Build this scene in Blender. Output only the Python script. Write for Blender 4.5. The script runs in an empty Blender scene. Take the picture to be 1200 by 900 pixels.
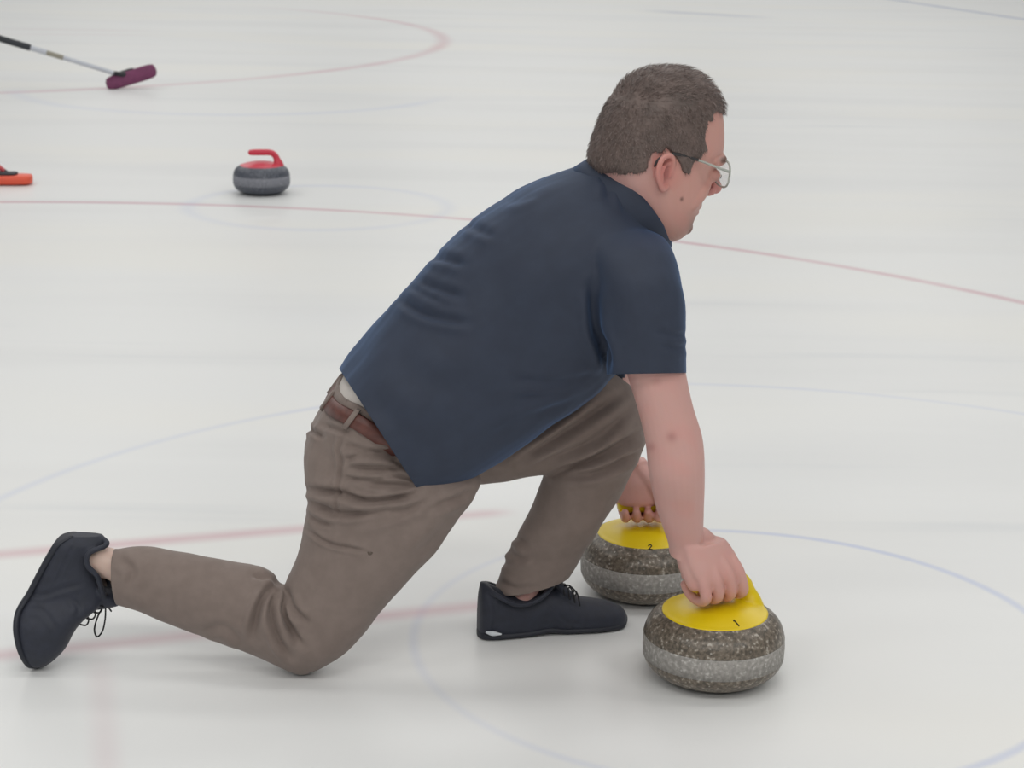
import bpy, bmesh, math, random
import numpy as np
from mathutils import Vector, Matrix
random.seed(4); rng = np.random.default_rng(7)
SC = bpy.context.scene
COL = SC.collection

# ------------------------------------------------------------------ camera
F = 2200.0                      # focal length in pixels of the 1200 x 900 frame
PITCH = math.atan(595.0 / F)
CAMH = 1.568 * math.cos(PITCH)
ROLL = math.radians(1.0)
cam_d = bpy.data.cameras.new('camera')
cam = bpy.data.objects.new('camera', cam_d); COL.objects.link(cam); SC.camera = cam
cam_d.sensor_fit = 'HORIZONTAL'; cam_d.sensor_width = 36.0; cam_d.lens = F / 1200 * 36.0
cam_d.clip_start = .05; cam_d.clip_end = 200
_fw = Vector((0, math.cos(PITCH), -math.sin(PITCH)))
_rt0 = Vector((1, 0, 0)); _up0 = _rt0.cross(_fw)
_rt = _rt0 * math.cos(ROLL) + _up0 * math.sin(ROLL)
_up = _up0 * math.cos(ROLL) - _rt0 * math.sin(ROLL)
cam.matrix_world = Matrix.Translation((0, 0, CAMH)) @ Matrix((_rt, _up, -_fw)).transposed().to_4x4()
cam_d.dof.use_dof = True; cam_d.dof.focus_distance = 3.62; cam_d.dof.aperture_fstop = 9.0

# ------------------------------------------------------------------ light of the rink
w = bpy.data.worlds.new('rink_hall'); SC.world = w; w.use_nodes = True
bg = w.node_tree.nodes['Background']; bg.inputs[0].default_value = (.95, .98, 1.0, 1); bg.inputs[1].default_value = .62
def ceiling_light(x, y, sx, sy, power):
    d = bpy.data.lights.new('ceiling_light', 'AREA'); d.shape = 'RECTANGLE'; d.size = sx; d.size_y = sy
    d.energy = power; d.color = (1.0, .985, .95)
    o = bpy.data.objects.new('ceiling_light', d); COL.objects.link(o); o.location = (x, y, 7.0)
for ly, pw in ((-7, 520), (-1.5, 380), (4.2, 190), (9.5, 215), (15, 270), (21, 310), (28, 400), (36, 400)):
    for lx in (-6.5, 0, 6.5):
        ceiling_light(lx, ly, 4.5, 1.6, pw)
SC.view_settings.view_transform = 'Standard'; SC.view_settings.look = 'None'
SC.view_settings.gamma = 1.0; SC.view_settings.use_curve_mapping = False
SC.view_settings.exposure = -1.4

# ------------------------------------------------------------------ helpers
C0 = Vector((0, 0, CAMH))
def ray(px, py):
    return _fw + _rt * ((px - 600) / F) - _up * ((py - 450) / F)
def pix(px, py, Y):             # point of the plane y = Y
    d = ray(px, py); return C0 + d * (Y / d.y)
def ground(px, py, z=0.0):
    d = ray(px, py); return C0 + d * ((z - CAMH) / d.z)
def project(P):                 # (n,3) -> pixel coordinates
    P = np.asarray(P) - np.array(C0)
    zz = P @ np.array(_fw)
    return 600 + F * (P @ np.array(_rt)) / zz, 450 - F * (P @ np.array(_up)) / zz

def srgb(r, g, b):
    def c(v):
        v /= 255.0
        return v / 12.92 if v <= .04045 else ((v + .055) / 1.055) ** 2.4
    return (c(r), c(g), c(b), 1)

def mat(name, col, rough=.6, noise=None, bump=None, **kw):
    """principled material; noise=(scale, dark colour, amount); bump=(scale, strength, distance)"""
    m = bpy.data.materials.new(name); m.use_nodes = True
    nt = m.node_tree; N = nt.nodes; L = nt.links; p = N['Principled BSDF']
    p.inputs['Base Color'].default_value = col; p.inputs['Roughness'].default_value = rough
    for k, v in kw.items(): p.inputs[k.replace('_', ' ')].default_value = v
    tc = N.new('ShaderNodeTexCoord')
    if noise:
        t = N.new('ShaderNodeTexNoise'); t.inputs['Scale'].default_value = noise[0]; t.inputs['Detail'].default_value = 4
        L.new(tc.outputs['Object'], t.inputs['Vector'])
        mr = N.new('ShaderNodeMapRange'); mr.inputs[1].default_value = .35; mr.inputs[2].default_value = .65
        mr.inputs[4].default_value = noise[2]; L.new(t.outputs['Fac'], mr.inputs[0])
        mx = N.new('ShaderNodeMix'); mx.data_type = 'RGBA'
        L.new(mr.outputs[0], mx.inputs[0]); mx.inputs[6].default_value = col; mx.inputs[7].default_value = noise[1]
        L.new(mx.outputs[2], p.inputs['Base Color'])
    if bump:
        t = N.new('ShaderNodeTexNoise'); t.inputs['Scale'].default_value = bump[0]; t.inputs['Detail'].default_value = 3
        L.new(tc.outputs['Object'], t.inputs['Vector'])
        b = N.new('ShaderNodeBump'); b.inputs['Strength'].default_value = bump[1]; b.inputs['Distance'].default_value = bump[2]
        L.new(t.outputs['Fac'], b.inputs['Height']); L.new(b.outputs[0], p.inputs['Normal'])
    return m

def obj(name, me, m=None, parent=None, smooth=True):
    if isinstance(me, bmesh.types.BMesh):
        bm = me; me = bpy.data.meshes.new(name); bm.to_mesh(me); bm.free()
    me.name = name
    o = bpy.data.objects.new(name, me); COL.objects.link(o)
    if m:
        me.materials.clear(); me.materials.append(m)
    if smooth: me.polygons.foreach_set('use_smooth', [True] * len(me.polygons))
    if parent:
        o.parent = parent; o.matrix_parent_inverse = parent.matrix_basis.inverted()
    return o
def empty(name, loc, label, cat, group=None):
    o = bpy.data.objects.new(name, None); COL.objects.link(o); o.location = loc; o.empty_display_size = .1
    o['label'] = label; o['category'] = cat
    if group: o['group'] = group
    return o

def catmull(rows, sub):
    R = np.array(rows, float); n = len(R)
    if n < 3 or sub <= 1:
        if n == 2 and sub > 1: return np.array([R[0] + (R[1] - R[0]) * t for t in np.linspace(0, 1, sub + 1)])
        return R
    out = []
    for i in range(n - 1):
        p0 = R[i - 1] if i else 2 * R[0] - R[1]; p1 = R[i]; p2 = R[i + 1]
        p3 = R[i + 2] if i + 2 < n else 2 * R[-1] - R[-2]
        for k in range(sub):
            t = k / sub
            out.append(.5 * (2 * p1 + (p2 - p0) * t + (2 * p0 - 5 * p1 + 4 * p2 - p3) * t * t + (3 * p1 - p0 - 3 * p2 + p3) * t ** 3))
    out.append(R[-1]); return np.array(out)

def add_rings(bm, rings, cap=True, closed=False):
    V = [[bm.verts.new(p) for p in r] for r in rings]; n = len(V[0])
    m = len(V)
    for i in range(m if closed else m - 1):
        a, b = V[i], V[(i + 1) % m]
        for j in range(n):
            bm.faces.new((a[j], a[(j + 1) % n], b[(j + 1) % n], b[j]))
    if cap and not closed:
        bm.faces.new(list(reversed(V[0]))); bm.faces.new(V[-1])
    return V

def loft(bm, st, n=28, sub=5, ex=2.0, cap=True):
    """st rows: centre xyz, half vector a xyz, half vector b xyz -> closed elliptic tube"""
    R = catmull(st, sub); rings = []
    for r in R:
        c, a, b = r[:3], r[3:6], r[6:9]; ring = []
        for j in range(n):
            t = 2 * math.pi * j / n; ct, s_ = math.cos(t), math.sin(t)
            x = math.copysign(abs(ct) ** (2 / ex), ct); y = math.copysign(abs(s_) ** (2 / ex), s_)
            ring.append(c + a * x + b * y + (r[9:12] * s_ * s_ if len(r) > 9 else 0))   # optional saddle: both flanks raised
        rings.append(ring)
    add_rings(bm, rings, cap)
    return R

def sil(p, q, Y, t, bdir=(0, 1, 0), k=1.0):
    """station from two outline pixels p, q at depth Y and half thickness t away from the viewer"""
    P, Q = pix(p[0], p[1], Y), pix(q[0], q[1], Y)
    c = (P + Q) / 2; a = (P - Q) / 2 * k; b = Vector(bdir) * t * k
    return [*c, *a, *b]

def chain(bm, pts, rad, n=12, sub=4, flat=None, ends=True):
    """smooth tapered tube with rounded ends"""
    R = catmull([[*p, r] for p, r in zip(pts, rad)], sub)
    P, r = R[:, :3], R[:, 3]
    if ends:
        d0 = P[0] - P[1]; d0 /= np.linalg.norm(d0); d1 = P[-1] - P[-2]; d1 /= np.linalg.norm(d1)
        pre = [(P[0] + d0 * r[0] * math.sin(a), r[0] * math.cos(a)) for a in (1.4, .95, .5)]
        post = [(P[-1] + d1 * r[-1] * math.sin(a), r[-1] * math.cos(a)) for a in (.5, .95, 1.4)]
        P = np.array([q[0] for q in pre] + list(P) + [q[0] for q in post]); r = np.array([q[1] for q in pre] + list(r) + [q[1] for q in post])
    T = np.gradient(P, axis=0); T /= np.linalg.norm(T, axis=1)[:, None]
    ref = np.array((0, 0, 1.0)) if abs(T[0][2]) < .9 else np.array((1.0, 0, 0))
    rings = []
    for i in range(len(P)):
        ref = ref - T[i] * (ref @ T[i]); ref /= np.linalg.norm(ref); o_ = np.cross(T[i], ref)
        fl = flat if flat else 1.0
        rings.append([P[i] + r[i] * (ref * math.cos(2 * math.pi * j / n) * fl + o_ * math.sin(2 * math.pi * j / n)) for j in range(n)])
    add_rings(bm, rings)

def fuse(bm, voxel, smooth_it=4, factor=.5):
    """union of overlapping closed shells as one continuous surface"""
    bmesh.ops.recalc_face_normals(bm, faces=bm.faces[:])
    me = bpy.data.meshes.new('tmp'); bm.to_mesh(me); bm.free()
    o = bpy.data.objects.new('tmp', me); COL.objects.link(o)
    r = o.modifiers.new('r', 'REMESH'); r.mode = 'VOXEL'; r.voxel_size = voxel; r.adaptivity = 0
    if smooth_it:
        s = o.modifiers.new('s', 'SMOOTH'); s.factor = factor; s.iterations = smooth_it
    dg = bpy.context.evaluated_depsgraph_get(); dg.update()
    out = bpy.data.meshes.new_from_object(o.evaluated_get(dg))
    bpy.data.objects.remove(o); bpy.data.meshes.remove(me)
    return out

def get_co(me):
    a = np.empty(len(me.vertices) * 3); me.vertices.foreach_get('co', a); return a.reshape(-1, 3)
def set_co(me, a):
    me.vertices.foreach_set('co', np.ascontiguousarray(a).ravel()); me.update()
def get_no(me):
    a = np.empty(len(me.vertices) * 3); me.vertices.foreach_get('normal', a); return a.reshape(-1, 3)

def seg_dist(x, y, poly):
    """distance, signed side and arc parameter of points to a smooth polyline"""
    P = catmull(poly, 6); best = np.full(len(x), 1e9); side = np.zeros(len(x)); par = np.zeros(len(x))
    L = np.concatenate([[0], np.cumsum(np.linalg.norm(np.diff(P, axis=0), axis=1))]); L /= L[-1]
    for i in range(len(P) - 1):
        a, d = P[i], P[i + 1] - P[i]; l2 = d @ d + 1e-9
        t = ((x - a[0]) * d[0] + (y - a[1]) * d[1]) / l2; tc = np.clip(t, 0, 1)
        ex, ey = x - a[0] - tc * d[0], y - a[1] - tc * d[1]; q = np.hypot(ex, ey); m = q < best
        best[m] = q[m]; side[m] = np.sign(d[0] * ey - d[1] * ex)[m]; par[m] = (L[i] + tc * (L[i + 1] - L[i]))[m]
    return best, side, par

def folds(me, strokes, ymax=None):
    """press cloth folds into the side of a mesh seen in the photograph: stroke = (points, depth, width)"""
    co = get_co(me); no = get_no(me); x, y = project(co)
    view = np.array(C0) - co; view /= np.linalg.norm(view, axis=1)[:, None]
    face = np.clip((np.sum(no * view, axis=1) + .25) / .5, 0, 1)
    if ymax is not None: face = face * (co[:, 1] < ymax)
    d = np.zeros(len(co))
    for pts, amp, wd in strokes:
        q, s, t = seg_dist(x, y, np.array(pts, float))
        end = np.clip(np.minimum(t, 1 - t) / .18, 0, 1) * .8 + .2
        end = end * (q < wd * 5)
        sd = q * s
        prof = -np.exp(-(sd / wd) ** 2) + .75 * np.exp(-((sd - 1.9 * wd) / (1.1 * wd)) ** 2) + .45 * np.exp(-((sd + 1.9 * wd) / (1.2 * wd)) ** 2)
        d += amp * prof * end
    set_co(me, co + no * (d * face)[:, None])

def soft_noise(co, scale, seed):
    """cheap smooth pseudo noise in -1..1"""
    r = np.random.default_rng(seed); out = np.zeros(len(co))
    for k in range(7):
        v = r.normal(size=3); v /= np.linalg.norm(v); out += np.sin(co @ v * scale * r.uniform(.6, 1.7) + r.uniform(0, 6.28))
    return out / 3.5

def cut(me, planes, thick=.003):   # a plane may carry a fourth entry: test(co, px, py) of the vertices it may cut
    """open a closed shell at its hems: planes = (point, outward normal, radius); then give the cloth thickness"""
    bm = bmesh.new(); bm.from_mesh(me)
    for p, nrm, rad, *test in planes:
        p = Vector(p); nrm = Vector(nrm).normalized()
        vs = [v for v in bm.verts if (v.co - p).length < rad and (not test or test[0](v.co, *[float(q) for q in project(v.co)]))]; vset = set(vs)
        es = [e for e in bm.edges if e.verts[0] in vset and e.verts[1] in vset]; eset = set(es)
        fs = [f for f in bm.faces if all(v in vset for v in f.verts)]
        bmesh.ops.bisect_plane(bm, geom=vs + es + fs, plane_co=p, plane_no=nrm, clear_outer=True)
    bm.to_mesh(me); bm.free()
    o = bpy.data.objects.new('tmp', me); COL.objects.link(o)
    s = o.modifiers.new('s', 'SOLIDIFY'); s.thickness = thick; s.offset = -1
    dg = bpy.context.evaluated_depsgraph_get(); dg.update()
    out = bpy.data.meshes.new_from_object(o.evaluated_get(dg)); bpy.data.objects.remove(o)
    return out

# ------------------------------------------------------------------ floor: ice sheet with painted markings
def ice_material():
    m = bpy.data.materials.new('ice'); m.use_nodes = True
    nt = m.node_tree; N = nt.nodes; L = nt.links; p = N['Principled BSDF']
    tc = N.new('ShaderNodeTexCoord'); sep = N.new('ShaderNodeSeparateXYZ'); L.new(tc.outputs['Object'], sep.inputs[0])
    X, Yv = sep.outputs[0], sep.outputs[1]
    def M(op, a, b=None, c=None):
        n = N.new('ShaderNodeMath'); n.operation = op
        for i, v in enumerate((a, b, c)):
            if v is None: continue
            if isinstance(v, (int, float)): n.inputs[i].default_value = v
            else: L.new(v, n.inputs[i])
        return n.outputs[0]
    def smooth(v, a, b, c=0., d=1.):
        n = N.new('ShaderNodeMapRange'); n.interpolation_type = 'SMOOTHSTEP'
        L.new(v, n.inputs[0]); n.inputs[1].default_value = a; n.inputs[2].default_value = b
        n.inputs[3].default_value = c; n.inputs[4].default_value = d; return n.outputs[0]
    col = None
    def noise(sx, sy, lo, hi, amount, detail=4):
        mp = N.new('ShaderNodeMapping'); mp.inputs['Scale'].default_value = (sx, sy, 1); L.new(tc.outputs['Object'], mp.inputs[0])
        t = N.new('ShaderNodeTexNoise'); t.inputs['Scale'].default_value = 1; t.inputs['Detail'].default_value = detail
        L.new(mp.outputs[0], t.inputs['Vector'])
        return M('MULTIPLY', smooth(t.outputs['Fac'], lo, hi), amount)
    def mix(a, colr, fac):
        n = N.new('ShaderNodeMix'); n.data_type = 'RGBA'; L.new(fac, n.inputs[0])
        if isinstance(a, tuple): n.inputs[6].default_value = a
        else: L.new(a, n.inputs[6])
        n.inputs[7].default_value = colr; return n.outputs[2]
    ICE = (.785, .79, .785, 1)
    col = mix(ICE, (.74, .745, .743, 1), noise(.25, 1.6, .42, .7, .8))
    col = mix(col, (.64, .66, .68, 1), noise(.35, 3.6, .60, .80, .55))
    col = mix(col, (.81, .80, .76, 1), noise(.3, .9, .45, .7, .6, 2))
    wob = noise(1.3, 1.3, .2, .8, 1.0, 3)
    RED = (.53, .20, .26, 1); BLUE = (.36, .44, .72, 1); GREY = (.42, .46, .58, 1)
    def line(p0, p1, wd, soft, colr, a, fade=.12, vary=.5):
        nonlocal col
        A = ground(*p0); B = ground(*p1); d = (B - A); ln = d.length; d = d / ln
        dx = M('SUBTRACT', X, A.x); dy = M('SUBTRACT', Yv, A.y)
        t = M('ADD', M('MULTIPLY', dx, d.x), M('MULTIPLY', dy, d.y))
        q = M('ABSOLUTE', M('ADD', M('MULTIPLY', dx, -d.y), M('MULTIPLY', dy, d.x)))
        f = M('MULTIPLY', smooth(q, wd / 2 - soft / 2, wd / 2 + soft, 1, 0), smooth(t, -fade, fade)) 
        f = M('MULTIPLY', f, smooth(t, ln - fade, ln + fade, 1, 0))
        f = M('MULTIPLY', f, M('ADD', 1 - vary / 2, M('MULTIPLY', wob, vary)))
        col = mix(col, colr, M('MULTIPLY', f, a))
    def circle(c, r, wd, soft, colr, a, gate=None, vary=.8):
        nonlocal col
        dx = M('SUBTRACT', X, c[0]); dy = M('SUBTRACT', Yv, c[1])
        q = M('ABSOLUTE', M('SUBTRACT', M('SQRT', M('ADD', M('MULTIPLY', dx, dx), M('MULTIPLY', dy, dy))), r))
        f = smooth(q, wd / 2 - soft / 2, wd / 2 + soft, 1, 0)
        if gate:                                # keep the side of a half plane: (nx, ny, d0, softness)
            g = M('ADD', M('MULTIPLY', dx, gate[0]), M('MULTIPLY', dy, gate[1]))
            f = M('MULTIPLY', f, smooth(g, gate[2] - gate[3], gate[2] + gate[3]))
        f = M('MULTIPLY', f, M('ADD', 1 - vary / 2, M('MULTIPLY', wob, vary)))
        col = mix(col, colr, M('MULTIPLY', f, a))
    def fit(pts):
        P = np.array([ground(*q)[:2] for q in pts]); A = np.c_[2 * P, np.ones(len(P))]
        s = np.linalg.lstsq(A, (P ** 2).sum(1), rcond=None)[0]
        return (s[0], s[1]), math.sqrt(s[2] + s[0] ** 2 + s[1] ** 2)
    # near sheet: four-foot ring around the front stone and wider rings behind it
    c4, r4 = fit([(870, 620), (1020, 643), (1100, 667), (1175, 707), (1200, 872), (1150, 900), (625, 882), (500, 760)])
    circle(c4, r4, .012, .014, BLUE, .16); circle(c4, r4, .014, .012, BLUE, .26, gate=(.9, .1, .1, .35))
    c8, r8 = fit([(0, 583), (150, 527), (340, 485), (880, 452), (1000, 459), (1190, 485)])
    circle(c8, r8, .016, .022, BLUE, .19)
    # hack-side red lines under the kneeling leg
    line((-40, 653), (590, 600), .024, .045, RED, .45, fade=.05)
    line((-40, 772), (590, 707), .024, .045, RED, .43, fade=.05)
    line((117, 770), (127, 930), .030, .03, RED, .12)
    # long thin red line across the picture (slightly bowed)
    cC, rC = fit([(0, 237), (280, 241), (555, 257), (800, 284), (1000, 317), (1200, 353)])
    circle(cC, rC, .030, .035, RED, .50, vary=.5)
    # next sheet
    c2, r2 = fit([(213, 244), (300, 222), (450, 221), (527, 240), (470, 263), (330, 268)])
    circle(c2, r2, .03, .06, BLUE, .17)
    cD, rD = fit([(260, 97), (400, 80), (500, 58), (520, 45), (505, 34), (470, 27), (0, 108)])
    circle(cD, rD, .07, .09, RED, .34, vary=.6, gate=(.75, -.66, 0.0, 1.2))
    cE, rE = fit([(100, 127), (200, 133), (350, 134), (480, 122), (528, 109)])
    circle(cE, rE, .05, .10, BLUE, .20, gate=(0, -1, rE * .3, rE * .3))
    line((1035, -2), (1230, 27), .09, .07, GREY, .85, vary=.2)
    line((765, 13), (890, 20), .22, .16, GREY, .5, fade=.3)
    line((15, 34), (165, 36), .05, .06, RED, .18, fade=.3)
    line((15, 40), (165, 41), .05, .06, RED, .16, fade=.3)
    line((330, 372), (420, 375), .1, .2, BLUE, .04, fade=.3)
    L.new(col, p.inputs['Base Color'])
    p.inputs['Roughness'].default_value = .34; p.inputs['Specular IOR Level'].default_value = .28; p.inputs['IOR'].default_value = 1.31
    t = N.new('ShaderNodeTexNoise'); t.inputs['Scale'].default_value = 140; L.new(tc.outputs['Object'], t.inputs['Vector'])
    b = N.new('ShaderNodeBump'); b.inputs['Strength'].default_value = .08; b.inputs['Distance'].default_value = .002
    L.new(t.outputs['Fac'], b.inputs['Height']); L.new(b.outputs[0], p.inputs['Normal'])
    return m
bm = bmesh.new()
bmesh.ops.create_cube(bm, size=1)
for v in bm.verts: v.co = (v.co.x * 44, v.co.y * 80 + 28, -.03 if v.co.z < 0 else 0)
o = obj('floor', bm, ice_material(), smooth=False); o['kind'] = 'structure'
o['label'] = 'white curling ice sheet with faint red and blue painted lines'

# ------------------------------------------------------------------ curling stones
def granite(name, base, dark, light, rough, lightamt=.5):
    m = mat(name, base, rough); nt = m.node_tree; N = nt.nodes; L = nt.links; p = N['Principled BSDF']
    tc = N['Texture Coordinate']
    v = N.new('ShaderNodeTexNoise'); v.inputs['Scale'].default_value = 130; v.inputs['Detail'].default_value = 3; L.new(tc.outputs['Object'], v.inputs['Vector'])
    r1 = N.new('ShaderNodeValToRGB'); e = r1.color_ramp.elements
    e[0].position = .36; e[0].color = dark; e[1].position = .60; e[1].color = base
    k = r1.color_ramp.elements.new(.70); k.color = tuple(base[i] * .5 + light[i] * .5 for i in range(3)) + (1,)
    L.new(v.outputs['Fac'], r1.inputs[0])
    s = N.new('ShaderNodeTexVoronoi'); s.inputs['Scale'].default_value = 170; L.new(tc.outputs['Object'], s.inputs['Vector'])
    g = N.new('ShaderNodeSeparateColor'); L.new(s.outputs['Color'], g.inputs[0])
    mr = N.new('ShaderNodeMapRange'); L.new(g.outputs[0], mr.inputs[0]); mr.inputs[1].default_value = .86; mr.inputs[2].default_value = .95; mr.inputs[4].default_value = lightamt
    ms = N.new('ShaderNodeMapRange'); L.new(s.outputs['Distance'], ms.inputs[0]); ms.inputs[1].default_value = .45; ms.inputs[2].default_value = .25
    mm = N.new('ShaderNodeMath'); mm.operation = 'MULTIPLY'; L.new(mr.outputs[0], mm.inputs[0]); L.new(ms.outputs[0], mm.inputs[1])
    mx = N.new('ShaderNodeMix'); mx.data_type = 'RGBA'; L.new(mm.outputs[0], mx.inputs[0]); L.new(r1.outputs[0], mx.inputs[6]); mx.inputs[7].default_value = light
    L.new(mx.outputs[2], p.inputs['Base Color'])
    return m
M_GRAN = granite('brown_granite', srgb(123, 112, 99), srgb(82, 75, 66), srgb(205, 200, 190), .32)
M_BAND = granite('striking_band_granite', srgb(162, 158, 153), srgb(138, 135, 130), srgb(214, 212, 208), .75, .5)
M_GRAN2 = granite('blue_grey_granite', srgb(92, 96, 106), srgb(66, 70, 80), srgb(130, 134, 142), .4, .3)
M_BAND2 = granite('grey_striking_band', srgb(136, 138, 146), srgb(118, 120, 128), srgb(165, 168, 174), .75, .3)
M_YEL = mat('yellow_plastic', srgb(232, 204, 16), .34, noise=(14, srgb(222, 192, 14), .6))
M_RED = mat('red_plastic', srgb(208, 58, 78), .36)
M_INK = mat('black_number_ink', srgb(40, 34, 22), .6)
R0 = .1375                                    # greatest radius
def stone_profile():
    # (r, z) of the granite from the running surface to the top
    P = [(.0, .004), (.055, .004), (.062, .0), (.070, .0), (.080, .003), (.100, .009), (.118, .019), (.1305, .032), (.1355, .042),
         (R0, .048), (R0 + .0006, .068), (R0, .091), (.1362, .097), (.132, .110), (.124, .1225), (.112, .132), (.099, .138), (.05, .141), (0, .141)]
    return P
ZB0, ZB1 = .0475, .0915
def lathe(bm, prof, n=72):
    rings = [[Vector((r * math.cos(2 * math.pi * j / n), r * math.sin(2 * math.pi * j / n), z)) for j in range(n)] for r, z in prof]
    add_rings(bm, rings, cap=True)
def plate_z(r):                               # top of the handle plate
    t = min(r / .102, 1)
    return .1565 - .019 * t ** 2.2
def make_stone(name, loc, ang, plastic, gran, band, digit, label):
    e = empty(name, loc, label, 'curling stone', 'curling stones on the ice'); e.rotation_euler = (0, 0, ang)
    bpy.context.view_layer.update()
    e.rotation_euler = (0, 0, 0); e.location = (0, 0, 0)
    P = stone_profile()
    lo = [q for q in P if q[1] <= .0481]; hi = [q for q in P if q[1] >= .0909]
    parts = []
    b = bmesh.new(); lathe(b, catmull(lo[1:], 3)); 
    b2 = bmesh.new(); lathe(b2, catmull(hi[:-1], 3))
    parts.append(obj('lower_granite', b, gran, e)); parts.append(obj('upper_granite', b2, gran, e))
    b = bmesh.new(); lathe(b, [(R0 - .004, ZB0), (R0 + .0003, ZB0 + .0006), (R0 + .0012, .0685), (R0 + .0003, ZB1 - .0006), (R0 - .004, ZB1)]); parts.append(obj('striking_band', b, band, e))
    # plate and gooseneck handle: one plastic moulding
    b = bmesh.new()
    prof = [(0.0001, .132), (.1, .132), (.1035, .1325), (.1045, .136), (.1025, plate_z(.1)), ] + [(r, plate_z(r)) for r in (.095, .085, .07, .055, .04, .02, .0001)]
    lathe(b, catmull(prof, 2), 64)
    path = [(.082, .132), (.080, .152), (.0755, .167), (.068, .184), (.053, .1965), (.034, .200), (.005, .200), (-.025, .1995), (-.052, .1985)]
    wid = [.036, .028, .0195, .0165, .0160, .0160, .0165, .0162, .0145]; dep = [.030, .022, .0165, .015, .0145, .0145, .015, .0148, .0135]
    st = []
    pp = np.array(path)
    tg = np.gradient(pp, axis=0); tg /= np.linalg.norm(tg, axis=1)[:, None]
    for (x, z), t, wv, dv in zip(path, tg, wid, dep):
        st.append([x, 0, z, t[1] * dv * -1, 0, t[0] * dv, 0, wv, 0])
    loft(b, st, 20, 5, 2.2)
    bmesh.ops.create_uvsphere(b, u_segments=14, v_segments=8, radius=.014, matrix=Matrix.Translation((-.052, 0, .1985)) @ Matrix.Diagonal((.8, 1.08, .92, 1)))
    hm = fuse(b, .0022, 5)
    h = obj('handle', hm, plastic, e); parts.append(h)
    if digit:
        cx, cy, rot, sz, strokes = digit
        b = bmesh.new()
        for s in strokes:
            pts = []
            for q in (catmull(s, 5) if len(s) > 2 else catmull(s, 6)):
                x = q[0] * sz; y = q[1] * sz
                X_ = cx + x * math.cos(rot) - y * math.sin(rot); Y_ = cy + x * math.sin(rot) + y * math.cos(rot)
                pts.append((X_, Y_, plate_z(math.hypot(X_, Y_)) + .0002))
            chain(b, pts, [.0014] * len(pts), 8, 1)
        dg = obj('number', b, M_INK, h); dg.matrix_parent_inverse = Matrix(); dg['label'] = 'small black number on the yellow plate'
    e.location = loc; e.rotation_euler = (0, 0, ang)
    for q in parts: q.matrix_parent_inverse = Matrix()
    return e
def find_center(px, py, zref):                # ground position of a stone whose point at height zref on its axis shows at px, py
    g = ground(px, py, zref); return Vector((g.x, g.y, 0))
S1 = find_center(836, 754, .0685); S2 = find_center(754.5, 659, .0685); S3 = find_center(306.5, 210, .0685)
A1 = math.radians(33); A2 = math.radians(4); A3 = math.radians(4)
DIG2 = [[(-.38, .55), (-.2, .92), (.15, .98), (.38, .65), (.25, .25), (-.1, -.35), (-.42, -.92)], [(-.42, -.92), (.45, -.92)]]
DIG1 = [[(0, 1), (0, -1)], [(0, 1), (-.22, .72)]]
def dig_pos(px, py, S, A):
    g = ground(px, py, .146) - S; c, s = math.cos(-A), math.sin(-A)
    return g.x * c - g.y * s, g.x * s + g.y * c
d1 = dig_pos(863, 729, S1, A1); d2 = dig_pos(762, 638, S2, A2)
make_stone('curling_stone', S1, A1, M_YEL, M_GRAN, M_BAND, (d1[0], d1[1], math.radians(28) - A1, .0085, DIG1), 'brown granite curling stone with yellow handle numbered 1, nearest the camera')
make_stone('curling_stone', S2, A2, M_YEL, M_GRAN, M_BAND, (d2[0], d2[1], -A2, .0085, DIG2), 'brown granite curling stone with yellow handle numbered 2, partly behind the knee and arm')
make_stone('curling_stone', S3, A3, M_RED, M_GRAN2, M_BAND2, None, 'blue-grey granite curling stone with red handle alone on the far ice')
# ------------------------------------------------------------------ the kneeling person
M_SHIRT = mat('navy_knit', srgb(45, 53, 70), .72, noise=(26, srgb(41, 48, 64), .7), bump=(900, .12, .001), Sheen_Weight=.5, Sheen_Roughness=.4, Sheen_Tint=srgb(110, 150, 205))
M_TROUS = mat('taupe_twill', srgb(129, 115, 108), .8, noise=(40, srgb(121, 107, 100), .8), bump=(1100, .15, .001), Sheen_Weight=.12)
M_SHOE = mat('navy_black_knit', srgb(38, 42, 56), .62, noise=(60, srgb(32, 36, 48), .8), bump=(700, .25, .001), Sheen_Weight=.1)
M_SOLE = mat('black_rubber', srgb(34, 37, 47), .55)
M_BELT = mat('brown_leather', srgb(104, 62, 54), .45, noise=(70, srgb(82, 48, 42), .8))
M_WHITE = mat('white_cotton', srgb(205, 198, 192), .85)
M_HAIR = mat('brown_hair', srgb(108, 92, 86), .5, noise=(35, srgb(82, 70, 65), .9))
M_LACE = mat('black_lace', srgb(22, 23, 28), .8)
M_LOGO = mat('silver_heel_mark', srgb(205, 210, 215), .35)
M_SEAM = mat('taupe_seam_thread', srgb(92, 81, 73), .85)

gk = ground(357, 787); YK = gk.y                   # right knee on the ice
YT = ground(42, 782).y                             # right toe on the ice
YFC = ground(640, 738).y                           # front foot, middle of the sole
YB = YK + .13                                      # middle plane of the body
base = ground(560, 760)
person = empty('person', (base.x, base.y, 0), 'kneeling person in navy shirt, taupe trousers and glasses, lunging with hands on two yellow-handled stones', 'person')
bpy.context.view_layer.update()

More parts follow.
